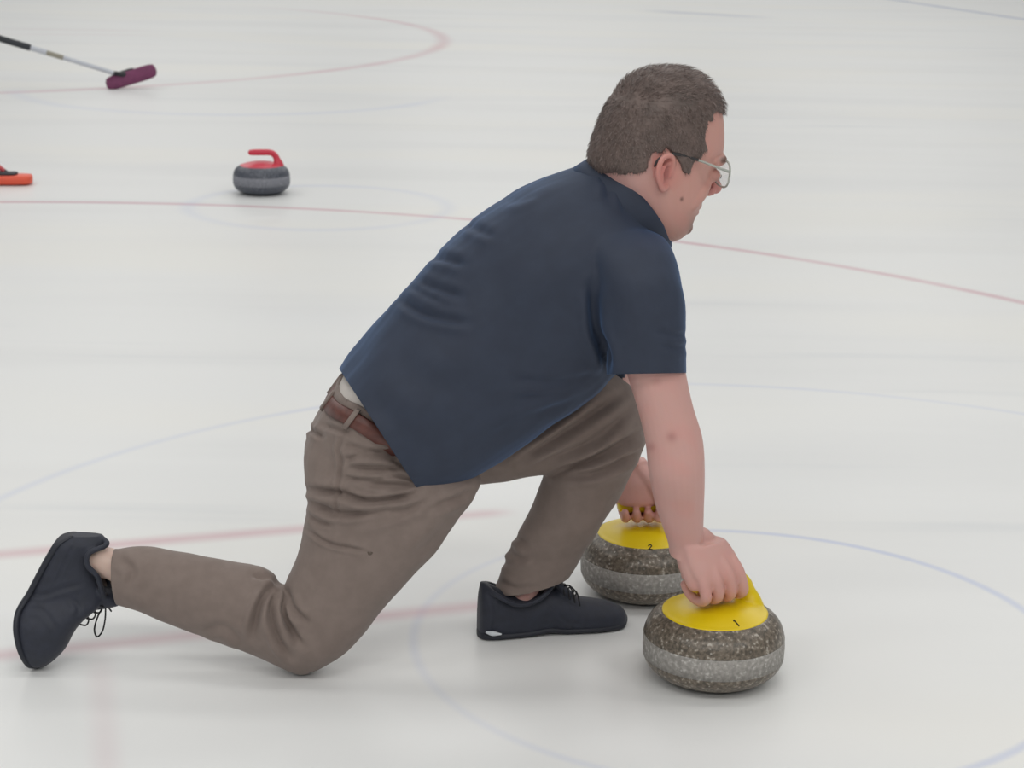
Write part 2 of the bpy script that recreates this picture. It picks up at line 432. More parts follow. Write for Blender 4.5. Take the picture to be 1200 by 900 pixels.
# ---- stations (outline pixels, depth, half thickness)
TORSO = [((398, 434), (490, 574), YB - .012, .218), ((425, 398), (550, 553), YB - .012, .215), ((458, 358), (606, 521), YB - .01, .208),
         ((490, 322), (656, 486), YB - .01, .195), ((528, 281), (706, 447), YB, .20), ((575, 244), (742, 408), YB, .205),
         ((625, 215), (766, 365), YB, .195), ((668, 199), (778, 325), YB, .155), ((700, 189), (783, 294), YB, .098)]
RSLEEVE = [((660, 262), (752, 262), YB - .06, .10), ((684, 290), (781, 284), YB - .125, .092), ((697, 318), (796, 316), YB - .165, .084), ((703, 355), (803, 352), YB - .18, .079),
           ((707, 398), (803, 396), YB - .185, .077), ((711, 440), (804, 438), YB - .19, .075)]
LSLEEVE = [((675, 262), (750, 270), YB + .06, .10), ((690, 285), (775, 288), YB + .13, .09), ((700, 320), (785, 315), YB + .17, .08), ((690, 370), (778, 360), YB + .185, .075), ((684, 412), (768, 408), YB + .19, .07)]
GY1 = S1.y - .016 * math.sin(A1)
RARM = [((705, 330), (785, 330), YB - .16, .062), ((722, 400), (799, 400), YB - .18, .058), ((736, 443), (804, 437), YB - .19, .054), ((747, 479), (812, 475), YB - .195, .052), ((756, 517), (823.5, 514), YB - .2, .052), ((760, 553), (826, 553), YB - .2, .051),
        ((768, 592), (825, 597), (YB - .2 + GY1) / 2, .044), ((781, 630), (824, 634), GY1 - .012, .035)]
LARM = [((705, 320), (775, 320), YB + .17, .058), ((690, 390), (755, 385), YB + .195, .055), ((684, 440), (742, 437), YB + .215, .05), ((686, 480), (741, 475), (YB + S2.y) / 2 + .085, .047), ((699, 518), (747, 512), S2.y - .04, .043), ((714, 548), (749, 541), S2.y - .012, .034)]
SADDLE = (.046, .048, .030, 0, 0, 0)              # the waistband rides up over the hips
PELVIS = [((394, 449), (513, 527), YB - .01, .166), ((388, 464), (506, 547), YB - .01, .174), ((370, 489), (522, 562), YB - .01, .184), ((358, 516), (535, 564), YB - .005, .185), ((362, 546), (522, 564), YB - .0, .16), ((385, 566), (490, 572), YB, .12)]
RTHIGH = [((380, 480), (545, 535), YB - .075, .10), ((358, 522), (563, 560), YB - .085, .107), ((356, 556), (558, 578), YB - .095, .106), ((360, 592), (536, 611), YB - .105, .102), ((356, 622), (510, 645), YB - .11, .098), ((347, 652), (482, 676), YB - .115, .093),
          ((336, 682), (452, 708), YB - .12, .086), ((326, 712), (427, 739), YB - .125, .08), ((320, 742), (404, 763), YK, .072), ((328, 770), (376, 781), YK, .045)]
RSHIN = [((120, 640), (129, 706), YT + .04, .046), ((134, 645), (143, 708), YT + .04, .049), ((160, 642), (170, 717), YT + .035, .055), ((215, 650), (213, 734), YT + .03, .063), ((265, 659), (259, 750), YT + .015, .07),
         ((308, 668), (296, 763), YK + .01, .076), ((337, 694), (326, 778), YK, .074), ((374, 722), (354, 787), YK, .062), ((392, 748), (372, 783), YK, .03)]
LTHIGH = [((470, 425), (500, 560), YB + .06, .10), ((540, 425), (540, 568), YB + .075, .105), ((600, 425), (600, 559), YB + .085, .102), ((660, 425), (648, 552), YB + .095, .095), ((712, 436), (672, 552), YB + .1, .086), ((744, 461), (690, 562), YB + .1, .078), ((755, 500), (690, 565), YB + .1, .06), ]
LSHIN = [((738, 452), (660, 520), YB + .1, .06), ((755, 487), (650, 535), YB + .1, .076), ((753, 525), (636, 562), YB + .1, .08), ((728, 576), (624, 594), YB + .095, .075), ((706, 614), (612, 618), YB + .085, .068), ((684, 648), (594, 652), YFC + .0, .062), ((666, 676), (580, 688), YFC, .056), ((656, 694), (572, 712), YFC, .054)]
def S(rows, k=1.0): return [sil(*r, k=k) for r in rows]
def SP(k=1.0): return [sil(*r, k=k) + [0, 0, d] for r, d in zip(PELVIS, SADDLE)]

# ---- shirt
bm = bmesh.new()
t0 = sil((372, 478), (460, 612), YB - .012, .215)
t9 = sil((720, 168), (803, 272), YB, .085)
loft(bm, [t0] + S(TORSO) + [t9], 40, 5, 2.25)
loft(bm, S(RSLEEVE) + [sil((713, 450), (804, 447), YB - .19, .074)], 28, 5, 2.1)
loft(bm, S(LSLEEVE) + [sil((678, 442), (762, 438), YB + .19, .068)], 28, 5, 2.1)
shirt = fuse(bm, .0048, 8)
co = get_co(shirt); no = get_no(shirt)
set_co(shirt, co + no * (.0022 * soft_noise(co * [1, 1, 1.4], 30, 3) + .0012 * soft_noise(co, 62, 5))[:, None])
folds(shirt, [
    ([(500, 300), (520, 303), (545, 309)], .006, 5), ([(488, 329), (512, 338), (542, 347)], .006, 5), ([(466, 350), (500, 369), (550, 378)], .006, 5),
    ([(480, 335), (505, 348), (520, 353)], .004, 4), ([(543, 262), (558, 268), (580, 277)], .004, 5), ([(590, 236), (610, 233), (630, 226)], .003, 5),
    ([(595, 443), (647, 449), (706, 436)], .0055, 6), ([(605, 468), (665, 458), (708, 442)], .0055, 6), ([(635, 482), (675, 468), (709, 446)], .004, 5),
    ([(560, 520), (620, 490), (690, 455)], .003, 8),
    ([(694, 335), (698, 384), (709, 412), (712, 440)], .012, 6),
    ([(770, 388), (790, 393), (806, 392)], .004, 4), ([(775, 402), (792, 407), (806, 406)], .003, 4), ([(705, 195), (712, 212), (713, 235)], .004, 5), ([(718, 205), (728, 225), (735, 250)], .003, 5),
    ([(430, 470), (470, 500), (500, 540)], .003, 14), ([(470, 430), (540, 460), (600, 470)], .003, 16)], YB + .05)
hem0, hem1 = pix(398, 433, YB), pix(489, 573, YB)
hd = (hem1 - hem0).normalized(); hn = (hem0 - C0).cross(hem1 - C0).normalized(); hn = hn if hn.x < 0 else -hn
nk0, nk1 = pix(699, 188, YB), pix(780, 287, YB); nd = (nk1 - nk0).normalized(); nn = Vector((-nd.z, 0, nd.x)); nn = nn if nn.x > 0 else -nn
sr0, sr1 = pix(706, 439, YB - .19), pix(806, 437, YB - .19); sleeve_r = (sr0 + sr1) / 2; srn = (sr0 - C0).cross(sr1 - C0).normalized(); srn = srn if srn.z < 0 else -srn
sleeve_l = (pix(684, 412, YB + .19) + pix(768, 408, YB + .19)) / 2
shirt = cut(shirt, [((hem0 + hem1) / 2, hn, .36), ((nk0 + nk1) / 2, nn, .17, lambda c, x, y: abs(c.y - YB) < .103), (sleeve_r, srn, .16, lambda c, x, y: x > 711 and c.y < YB - .112), (sleeve_l, (0, 0, -1), .13, lambda c, x, y: c.y > YB + .125)])
o = obj('shirt', shirt, M_SHIRT, person); SHIRT = o
# collar: a folded band that follows the neck opening
bm = bmesh.new(); rings = []
nc = (nk0 + nk1) / 2; na = (nk1 - nk0) / 2
for j in range(56):
    t = 2 * math.pi * j / 56; rad = na * math.cos(t) + Vector((0, .090, 0)) * math.sin(t); out = rad.normalized()
    drop = .030 - .012 * math.cos(t) + .014 * abs(math.sin(t)); up = .022 * abs(math.sin(t)) ** 1.5
    prof = [(-.004, -.004), (.002, .007), (.007, .008), (.011, .002), (.015, -drop * .6), (.017, -drop), (.013, -drop), (.009, -.010), (.000, -.012)]
    rings.append([nc + rad + out * a + nn * (b + up) for a, b in prof])
add_rings(bm, rings, closed=True); bmesh.ops.recalc_face_normals(bm, faces=bm.faces[:])
obj('collar', bm, M_SHIRT, SHIRT)

# ---- undershirt edge and belt
bm = bmesh.new()
loft(bm, [sil((402, 436), (526, 508), YB - .01, .155, k=.965) + [0, 0, .046], sil((390, 462), (507, 543), YB - .01, .168, k=.965) + [0, 0, .048]], 48, 3, 2.25)
obj('undershirt', bm, M_WHITE, person)

# ---- trousers
bm = bmesh.new()
loft(bm, SP(), 40, 5, 2.25)
loft(bm, S(RTHIGH), 32, 5, 2.1); loft(bm, [sil((100, 640), (108, 704), YT + .045, .042)] + S(RSHIN), 30, 5, 2.1)
loft(bm, S(LTHIGH), 32, 5, 2.1); loft(bm, S(LSHIN) + [sil((650, 715), (566, 735), YFC, .052)], 30, 5, 2.1)
chain(bm, [pix(470, 515, YB), pix(505, 525, YB), pix(531, 533, YB)], [.105, .085, .056], 20)      # seat of the trousers between the legs
tro = fuse(bm, .004, 6)
co = get_co(tro); no = get_no(tro)
set_co(tro, co + no * (.0018 * soft_noise(co, 38, 13) + .0012 * soft_noise(co, 75, 15))[:, None])
folds(tro, [
    ([(404, 508), (397, 526), (400, 541), (397, 568), (395, 595), (391, 608)], 0.0053, 2.2),
    ([(402, 541), (420, 534), (470, 532)], 0.0075, 3.5), ([(404, 522), (430, 528), (460, 531)], 0.0075, 4), ([(408, 547), (440, 549), (472, 547)], 0.0075, 4), ([(430, 566), (455, 568), (490, 568)], 0.0090, 4),
    ([(358, 573), (378, 576), (400, 578), (429, 587), (455, 585), (492, 577)], 0.0135, 4.2), ([(362, 588), (376, 594), (395, 601), (425, 601), (465, 594)], 0.0105, 4.2), ([(420, 612), (460, 603), (500, 588)], 0.0060, 5),
    ([(440, 536), (462, 540), (486, 553)], .006, 2.6), ([(448, 556), (470, 558), (492, 564)], .006, 2.6), ([(405, 560), (430, 561), (455, 560)], .005, 2.6), ([(402, 571), (440, 577), (480, 570)], .005, 2.6), ([(362, 604), (374, 612), (388, 614)], .005, 3), ([(500, 600), (530, 585), (552, 572)], .004, 4),
    ([(358, 500), (366, 505), (378, 512)], 0.0075, 3), ([(380, 498), (395, 503), (410, 507)], 0.0060, 3),
    ([(359, 620), (384, 636), (410, 642), (432, 647)], 0.0060, 2.4),
    ([(331, 682), (314, 694), (301, 719), (296, 748)], 0.0120, 4.5), ([(328, 688), (318, 712), (324, 745), (340, 770)], 0.0120, 4), ([(332, 694), (333, 718), (345, 744), (356, 757)], 0.0105, 4), ([(336, 690), (344, 714), (362, 730)], 0.0090, 4), ([(296, 672), (312, 678), (330, 681)], 0.0090, 4),
    ([(586, 540), (620, 514), (650, 492), (690, 462)], 0.0090, 5), ([(604, 540), (667, 504), (728, 462)], 0.0105, 5), ([(625, 545), (690, 520), (742, 478)], 0.0090, 5), ([(648, 550), (690, 540), (724, 524), (755, 505)], 0.0135, 5), ([(655, 556), (700, 553), (745, 530)], 0.0105, 5),
    ([(596, 630), (608, 630), (618, 640)], .0045, 4), ([(580, 657), (600, 659), (622, 652)], .0045, 4), ([(595, 636), (601, 648), (612, 655)], .0045, 4), ([(583, 680), (605, 690), (630, 688)], .0045, 4),
    ([(548, 590), (520, 622), (480, 660)], 0.0045, 8), ([(560, 572), (540, 585), (520, 590)], 0.0060, 5), ([(140, 655), (155, 668), (150, 690)], 0.0060, 5), ([(235, 740), (262, 735), (285, 755)], 0.0045, 5)])
wa, wb = pix(389, 452, YB), pix(518, 533, YB); wd_ = (wb - wa).normalized(); wn = Vector((-wd_.z, 0, wd_.x)); wn = wn if wn.z > 0 else -wn
rh0, rh1 = pix(128, 648, YT), pix(134, 706, YT); rd = (rh1 - rh0).normalized(); rn = Vector((rd.z, 0, -rd.x)); rn = rn if rn.x < 0 else -rn
lh0, lh1 = pix(666, 673, YFC), pix(576, 693, YFC); ld = (lh1 - lh0).normalized(); ln_ = Vector((ld.z, 0, -ld.x)); ln_ = ln_ if ln_.z < 0 else -ln_
tro = cut(tro, [((rh0 + rh1) / 2, rn, .09), ((lh0 + lh1) / 2, ln_, .115)])
o = obj('trousers', tro, M_TROUS, person); TRO = o
# belt on the waistband
def ring_band(bm, c, a, b, nrm, h, t0_, t1_, ex=2.25, n=72, arc=None):
    rings = []; closed = arc is None
    ts = np.linspace(0, 2 * math.pi, n, endpoint=False) if closed else np.linspace(arc[0], arc[1], n)
    for t in ts:
        ct, s_ = math.cos(t), math.sin(t)
        r = a * math.copysign(abs(ct) ** (2 / ex), ct) + b * math.copysign(abs(s_) ** (2 / ex), s_); u = r.normalized(); r = r + Vector((0, 0, .048)) * s_ * s_
        rings.append([c + r + u * t0_ + nrm * h, c + r + u * t1_ + nrm * (h * .9), c + r + u * t1_ - nrm * (h * .9), c + r + u * t0_ - nrm * h])
    add_rings(bm, rings, closed=closed)
    bmesh.ops.recalc_face_normals(bm, faces=bm.faces[:])
be = sil((388.5, 464), (507, 547), YB - .01, .175); bc, ba, bb = Vector(be[:3]), Vector(be[3:6]), Vector(be[6:9])
bn = ba.cross(bb).normalized(); bn = bn if bn.z > 0 else -bn
bm = bmesh.new(); ring_band(bm, bc, ba, bb, bn, .016, .000, .0065); obj('belt', bm, M_BELT, person)
for k, t in enumerate((-.22, -1.15, -2.1, .35, 1.3, 2.2)):     # belt loops
    bm = bmesh.new(); ring_band(bm, bc, ba, bb, bn, .024, .003, .0105, arc=(t - .045, t + .045), n=5)
    obj('belt_loop', bm, M_TROUS, TRO)
# zip pocket pull on the thigh
pz = pix(431, 646.5, YB - .205); bm = bmesh.new(); chain(bm, [pz, pz + Vector((.004, -.004, -.003)), pz + Vector((.008, -.004, -.001))], [.002, .0025, .0018], 8); obj('zip_pull', bm, M_SEAM, TRO)

# ---- shoes
def shoe_loft(bm, rows, n=26, sub=5, bot=3.6, top=2.1):
    """rows: sole point xyz, top point xyz, half width vector xyz"""
    R = catmull(rows, sub); rings = []
    for r in R:
        B, T, W = r[:3], r[3:6], r[6:9]; c = B + (T - B) * .42; ring = []
        for j in range(n):
            t = 2 * math.pi * j / n; ct, s_ = math.cos(t), math.sin(t); e = top if s_ > 0 else bot
            x = math.copysign(abs(ct) ** (2 / e), ct); y = math.copysign(abs(s_) ** (2 / e), s_)
            ring.append(c + W * x + ((T - c) if y > 0 else (c - B)) * y)
        rings.append(ring)
    add_rings(bm, rings)
def shoe(rows, collar, tongue, laces, loop, label, extra=None):
    e = None
    bm = bmesh.new(); shoe_loft(bm, rows)
    # padded collar around the ankle
    chain_pts = [Vector(q) for q in collar]
    P = catmull(chain_pts + [chain_pts[0]], 5)
    chain(bm, P[:-1].tolist() + [P[0].tolist()], [.0058] * (len(P)), 10, 1, ends=False)
    T = [Vector(q) for q in tongue[0]]; loft(bm, [[*p, *a, *b] for p, a, b in tongue[1]], 16, 4)
    me = fuse(bm, .0032, 4)
    folds(me, [([(32, 693), (50, 697), (72, 690), (96, 684)], .0022, 3), ([(92, 630), (78, 655), (62, 690)], .0016, 1.8), ([(28, 715), (50, 716), (68, 740)], .0014, 3), ([(84, 700), (92, 712), (90, 725)], .002, 3), ([(664, 708), (674, 722), (672, 742)], .0012, 3), ([(640, 702), (652, 716), (664, 728), (690, 732)], .0013, 2), ([(572, 694), (580, 715), (576, 745)], .0013, 2)])
    s = obj('shoe', me, M_SHOE, person); s['label'] = label
    bm = bmesh.new(); so = []
    for r in rows:
        B, T_, W = (np.array(r[i:i + 3]) for i in (0, 3, 6)); u = (T_ - B) / np.linalg.norm(T_ - B)
        so.append([*(B + u * .008), *(u * .0085), *(W * 1.045)])
    loft(bm, so, 20, 5, 3.0); obj('sole', bm, M_SOLE, s)
    for q in laces:
        bm = bmesh.new(); chain(bm, q, [.0017] * len(q), 6, 4); obj('lace', bm, M_LACE, s)
    return s
# front (left) shoe, flat on the ice
h_ = ground(560, 746); t_ = ground(733, 731); fx = (t_ - h_); FL = fx.length; fx.normalize(); fy = Vector((-fx.y, fx.x, 0)); fz = Vector((0, 0, 1))
def fp(a, b, c): return h_ + fx * (a * FL) + fy * b + fz * c
rows = []
for a, hgt, wv, off in ((.0, .090, .012, 0), (.02, .118, .025, 0), (.08, .113, .033, 0), (.2, .092, .0355, .001), (.33, .086, .036, .003), (.46, .093, .038, .005), (.56, .085, .0415, .006), (.68, .067, .046, .006), (.8, .058, .046, .004), (.9, .050, .040, .002), (.965, .040, .028, 0), (1.0, .026, .012, 0)):
    lift = .004 if .35 < a < .5 else (.006 if a > .97 else 0)
    rows.append([*fp(a, off, .0005 + lift), *fp(a, off, hgt), *(fy * wv)])
col_l = [fp(.02, 0, .116), fp(.10, -.032, .100), fp(.22, -.037, .079), fp(.34, -.036, .081), fp(.44, -.030, .100), fp(.49, 0, .112), fp(.44, .032, .104), fp(.34, .038, .084), fp(.22, .038, .082), fp(.10, .034, .100)]
tg = [(fp(.60, .002, .078), fx * .012, fy * .024), (fp(.54, .002, .100), fx * .008 + fz * .004, fy * .026), (fp(.50, .002, .122), fx * .005, fy * .024), (fp(.50, .002, .134), fx * .003, fy * .018)]
lac = [[fp(.545 + .035 * k, -.034, .088 - .008 * k), fp(.55 + .035 * k, -.012, .102 - .008 * k), fp(.555 + .035 * k, .016, .102 - .008 * k), fp(.56 + .035 * k, .036, .086 - .008 * k)] for k in range(4)]
lac.append([fp(.56, -.015, .103), fp(.58, -.03, .108), fp(.62, -.036, .094), (fp(.60, -.038, .085))])
sh = shoe(rows, [tuple(v) for v in col_l], (col_l[:1], tg), lac, None, 'dark navy low shoe planted flat on the ice')
bm = bmesh.new()
mk = [fp(.035, -.0315, .021), fp(.07, -.0362, .0195), fp(.12, -.0395, .018)]
chain(bm, mk, [.003, .0055, .002], 8, 4); o = obj('heel_mark', bm, M_LOGO, sh); o['label'] = 'silver mark on the heel edge'
# rear (right) shoe, toe down, heel up
YH = YT + .05
RS = [((80, 626), (121, 627), YH, .016), ((67, 632), (124, 638), YH, .030), ((58, 645), (113, 654), YH, .036), ((47, 665), (116, 673), YH - .005, .039), ((34, 690), (123, 697), YH - .012, .042), ((23, 708), (117, 711), YT + .025, .045), ((20.5, 726), (98, 727), YT + .012, .047), ((23, 745), (87, 741), YT + .005, .046), ((28, 762), (78, 758), YT, .041), ((34, 775), (66, 771), YT, .030), ((40, 780.5), (55, 779), YT, .014)]
rows = []
for p, q, Y, wv in RS:
    P, Q = pix(*p, Y), pix(*q, Y); rows.append([*P, *Q, 0, wv, 0])
def rp(px, py, b): return pix(px, py, YH + .0) + Vector((0, b, 0))
col_r = [rp(118, 629, 0), rp(128, 634, -.02), rp(109, 641, -.036), rp(108, 655, -.038), rp(119, 668, -.036), rp(124, 690, -.026), rp(128, 698, 0), rp(124, 690, .03), rp(112, 660, .038), rp(112, 640, .034)]
tg = [(rp(112, 702, 0), (pix(108, 690, YH) - pix(112, 714, YH)) * .5, Vector((0, .026, 0))), (rp(124, 700, 0), (pix(118, 682, YH) - pix(124, 706, YH)) * .5, Vector((0, .026, 0))), (rp(137, 702, 0), (pix(133, 690, YH) - pix(137, 706, YH)) * .45, Vector((0, .022, 0))), (rp(143, 705, 0), (pix(143, 702, YH) - pix(143, 706, YH)) * .4, Vector((0, .014, 0)))]
lac = [[rp(122 - 8 * k, 704 + 7 * k, -.030), rp(126 - 8 * k, 708 + 7.5 * k, -.010), rp(126 - 8 * k, 708 + 7.5 * k, .014), rp(122 - 8 * k, 704 + 7 * k, .030)] for k in range(4)]
lac.append([rp(124, 706, -.012), rp(117, 718, -.016), rp(113, 733, -.018), rp(116, 742, -.018), rp(122, 736, -.016), rp(125, 722, -.014), rp(125, 706, -.01)])
lac.append([rp(125, 706, -.01), rp(129, 709, -.014), rp(132, 713, -.014)])
shoe(rows, [tuple(v) for v in col_r], (col_r[:1], tg), lac, None, 'dark navy low shoe with heel raised and toe on the ice')

# ---- body: one continuous skin surface
HS = 1 / 616.0; YAW = math.radians(18)
HC = pix(775, 185, YB - .005)
HF = Vector((math.cos(YAW), math.sin(YAW), 0)); HR = Vector((math.sin(YAW), -math.cos(YAW), 0)); HU = Vector((0, 0, 1))
def hp(px, py, r=0.0):            # head frame: side-view pixel (px, py), r pixels towards the person's right
    return HC + HF * ((px - 775) * HS / math.cos(YAW) * .985) + HU * ((185 - py) * HS * 1.012) + HR * (r * HS)
HEAD = [(87.5, 771, 795, 11), (90, 759, 804, 26), (97, 742, 817, 41), (110, 728, 830, 51), (125, 717, 839, 57), (140, 709, 844, 60), (155, 703, 846, 61), (172, 697, 846.5, 61), (185, 695, 843, 60),
        (195, 698, 836, 59), (205, 703, 831, 58), (215, 710, 829, 57), (225, 718, 826, 56), (235, 727, 822, 54.5), (245, 734, 817, 52), (255, 740, 813, 49), (265, 747, 809, 44), (274, 755, 802, 36), (280, 766, 793, 22)]
def head_loft(bm):
    R = catmull(HEAD, 4); rings = []; n = 40
    for py, b, f, hw in R:
        ring = []
        for j in range(n):
            t = 2 * math.pi * j / n; ct, s_ = math.cos(t), math.sin(t)
            e = 2.25
            x = math.copysign(abs(ct) ** (2 / e), ct); y = math.copysign(abs(s_) ** (2 / e), s_)
            taper = 1 - .16 * max(x, 0) ** 2
            # the widest point of a skull lies behind its middle
            ring.append(hp((b + f) / 2 + (f - b) / 2 * x - 0.0, py, hw * y * taper))
        rings.append(ring)
    add_rings(bm, rings)
def build_skin(bm):
    head_loft(bm)
    # nose, brow, lips, chin
    chain(bm, [hp(838, 188), hp(838, 200), hp(840, 212), hp(842.5, 221)], [.0085, .0085, .0105, .0135], 12)
    for s in (-1, 1):
        chain(bm, [hp(834, 224, 9 * s), hp(829, 225, 12 * s)], [.009, .008], 10)
        chain(bm, [hp(842, 187, 8 * s), hp(838, 185, 26 * s), hp(826, 187, 42 * s)], [.009, .010, .008], 10)
        chain(bm, [hp(818, 212, 26 * s), hp(808, 220, 34 * s), hp(795, 232, 40 * s)], [.014, .018, .018], 12)
        chain(bm, [hp(829, 203, 27 * s), hp(828, 203, 23 * s)], [.0125, .0125], 12)
    chain(bm, [hp(815, 240, -20), hp(821.5, 240, 0), hp(815, 240, 20)], [.005, .0075, .005], 10)
    chain(bm, [hp(812, 248, -18), hp(818, 248.5, 0), hp(812, 248, 18)], [.005, .008, .005], 10)
    chain(bm, [hp(803, 266, -14), hp(807.5, 265, 0), hp(803, 266, 14)], [.012, .0145, .012], 10)
    # ears
    for s in (-1, 1):
        def ep(u, v, r): return hp(754 + .88 * u - .10 * v, 191 + .86 * v, s * (58 + .9 * r))
        chain(bm, [ep(9, 4, 0), ep(11, -6, 2), ep(9, -16, 6), ep(2, -22, 9), ep(-7, -18, 11), ep(-11, -7, 12), ep(-10, 5, 11), ep(-5, 15, 8), ep(2, 23, 4), ep(7, 21, 1)], [.005, .0052, .0055, .0058, .0058, .0055, .0055, .006, .0072, .006], 10)
        chain(bm, [ep(5, -10, 3), ep(-1, -8, 7), ep(-4, 2, 8), ep(0, 11, 6)], [.004, .0042, .0042, .004], 8)
        loft(bm, [[*ep(-1, -17, 0), *(HF * .008), *(HR * .003)], [*ep(-2, -5, 1), *(HF * .014), *(HR * .003)], [*ep(-1, 8, 1), *(HF * .012), *(HR * .003)], [*ep(2, 20, 1), *(HF * .006), *(HR * .004)]], 14, 4)
        chain(bm, [ep(10, 2, 0), ep(9, 7, 3)], [.005, .0045], 8)
    # neck
    loft(bm, [sil((712, 158), (800, 225), YB, .072), sil((703, 186), (790, 262), YB, .075), sil((697, 208), (770, 285), YB, .074), sil((680, 228), (752, 312), YB, .08)], 28, 4)
    # trunk and limbs under the clothes
    loft(bm, S(TORSO[1:-1], .86), 32, 4, 2.2)
    loft(bm, [sil((430, 405), (550, 530), YB, .15)] + S(PELVIS[2:4], .78), 28, 4, 2.2)
    loft(bm, S(RTHIGH, .8), 24, 4); loft(bm, S(LTHIGH, .78), 24, 4)
    loft(bm, S(RSHIN[3:], .84) , 24, 4); loft(bm, S(LSHIN[1:-2], .76), 24, 4)
    A = lambda x, y, r, Y: sil((x - r * .2, y - r), (x + r * .2, y + r), Y, r / 620)
    loft(bm, [A(232, 694, 33, YT + .03), A(185, 680, 27, YT + .035), A(150, 670, 22.5, YT + .04), A(126, 660, 19, YT + .045), A(108, 657, 17, YH), A(94, 655, 12, YH)], 22, 4)
    chain(bm, [pix(96, 652, YH), pix(75, 690, YH - .01), pix(55, 735, YT + .02)], [.026, .026, .022], 14)
    B = lambda x, y, r, Y: sil((x + r, y - r * .3), (x - r, y + r * .3), Y, r / 610)
    loft(bm, [B(650, 620, 36, YFC), B(630, 655, 29, YFC), B(614, 688, 23, YFC), B(605, 712, 23, YFC), B(600, 732, 22, YFC)], 22, 4)
    chain(bm, [fp(.16, 0, .04), fp(.5, .003, .045), fp(.78, .003, .03)], [.028, .028, .022], 14)
    # arms
    sh_r = sil((698, 300), (760, 300), YB - .12, .06); sh_l = sil((698, 300), (755, 300), YB + .12, .06)
    loft(bm, [sh_r] + S(RARM), 26, 5); loft(bm, [sh_l] + S(LARM), 26, 5)
def rot_stone(S_, A_, x, y, z):
    return Vector((S_.x + x * math.cos(A_) - y * math.sin(A_), S_.y + x * math.sin(A_) + y * math.cos(A_), z))
GZ = .2000
def hand(bm, O, u, w, v, wrist, k=1.13, ku=1.3):
    def q(a, b, c): return O + u * (a * ku) + w * (b * k) + v * (c * k)
    us = (.035, .0125, -.0105, -.0325)                       # index to little finger along the grip
    mcp = ((.038, .020), (.041, .022), (.040, .019), (.036, .013)); ra = (.0106, .0108, .0104, .0096)
    for i in range(4):
        mw, mv = mcp[i]; r = ra[i] * k
        pts = [q(us[i] * .9, mw - .012, mv + .030), q(us[i] * .97, mw - .003, mv + .010), q(us[i], mw - .001, mv - .006), q(us[i] * 1.02, .0315, -.0135), q(us[i] * 1.02, .006, -.0262), q(us[i], -.0165, -.0205), q(us[i], -.0250, -.006)]
        chain(bm, pts, [r * 1.1, r * 1.1, r * 1.06, r * 1.06, r * .95, r * .92, r * .82], 12, 4)
    W = wrist; wu = (q(.03, 0, 0) - q(-.03, 0, 0)) / 2
    loft(bm, [[*W, *(u * .030 * ku), *(w * .024 * k)], [*((W + q(0, .012, .085)) / 2), *(u * .032 * ku), *(w * .023 * k)], [*q(-.002, .014, .082), *(u * .037 * ku), *(w * .020 * k)], [*q(0, .021, .058), *(u * .044 * ku), *(w * .0185 * k)], [*q(0, .028, .040), *(u * .044 * ku), *(w * .016 * k)], [*q(0, .033, .022), *(u * .041 * ku), *(w * .012 * k)], [*q(0, .033, .008), *(u * .036 * ku), *(w * .007 * k)]], 24, 4, 2.5)
    loft(bm, [[*q(-.002, .008, .080), *(u * .036 * ku), *(w * .024 * k)], [*q(0, .004, .055), *(u * .042 * ku), *(w * .029 * k)], [*q(0, .002, .034), *(u * .042 * ku), *(w * .029 * k)], [*q(-.002, -.003, .014), *(u * .041 * ku), *(w * .026 * k)], [*q(-.002, -.003, .004), *(u * .036 * ku), *(w * .020 * k)]], 24, 4, 2.4)
    chain(bm, [q(-.028, .006, .07), q(-.035, .012, .04), q(-.036, .016, .012)], [.018 * k, .018 * k, .015 * k], 12, 4)
    # thumb leaves the side of the palm and closes over the far side of the grip
    chain(bm, [q(.006, .002, .084), q(.026, -.010, .056), q(.040, -.022, .030), q(.040, -.0285, .006), q(.030, -.031, -.016)], [.018 * k, .0175 * k, .0135 * k, .0112 * k, .0095 * k], 12, 4)
    chain(bm, [q(-.022, .004, .078), q(-.030, -.004, .048), q(-.030, -.010, .026)], [.0155 * k, .0155 * k, .012 * k], 12, 4)
bm = bmesh.new(); build_skin(bm)
# right hand on the near stone
u1 = Vector((math.cos(A1), math.sin(A1), 0)); w1 = Vector((math.sin(A1), -math.cos(A1), 0))
O1 = rot_stone(S1, A1, -.016, 0, GZ); v1 = (Vector((0, 0, 1)) - Vector((1, 0, 0)) * .30).normalized()
WR = pix(807, 651, GY1 - .012)
hand(bm, O1, u1, w1, v1, WR)
loft(bm, [sil(*RARM[-2]), sil(*RARM[-1]), [*WR, *(Vector((-.034, -.006, .004))), *(w1 * -.030)]], 24, 4)
u2 = Vector((math.cos(A2), math.sin(A2), 0)); w2 = Vector((-math.sin(A2), math.cos(A2), 0))
O2 = rot_stone(S2, A2, -.014, 0, GZ); v2 = (Vector((0, 0, 1)) - Vector((1, 0, 0)) * .22).normalized()
WL = O2 + v2 * .105 + w2 * .01
hand(bm, O2, u2, w2, v2, WL, 1.1, 1.12)
loft(bm, [sil(*LARM[-2]), sil(*LARM[-1]), [*WL, *(u2 * -.031), *(w2 * .026)]], 24, 4)
body = fuse(bm, .0029, 4)
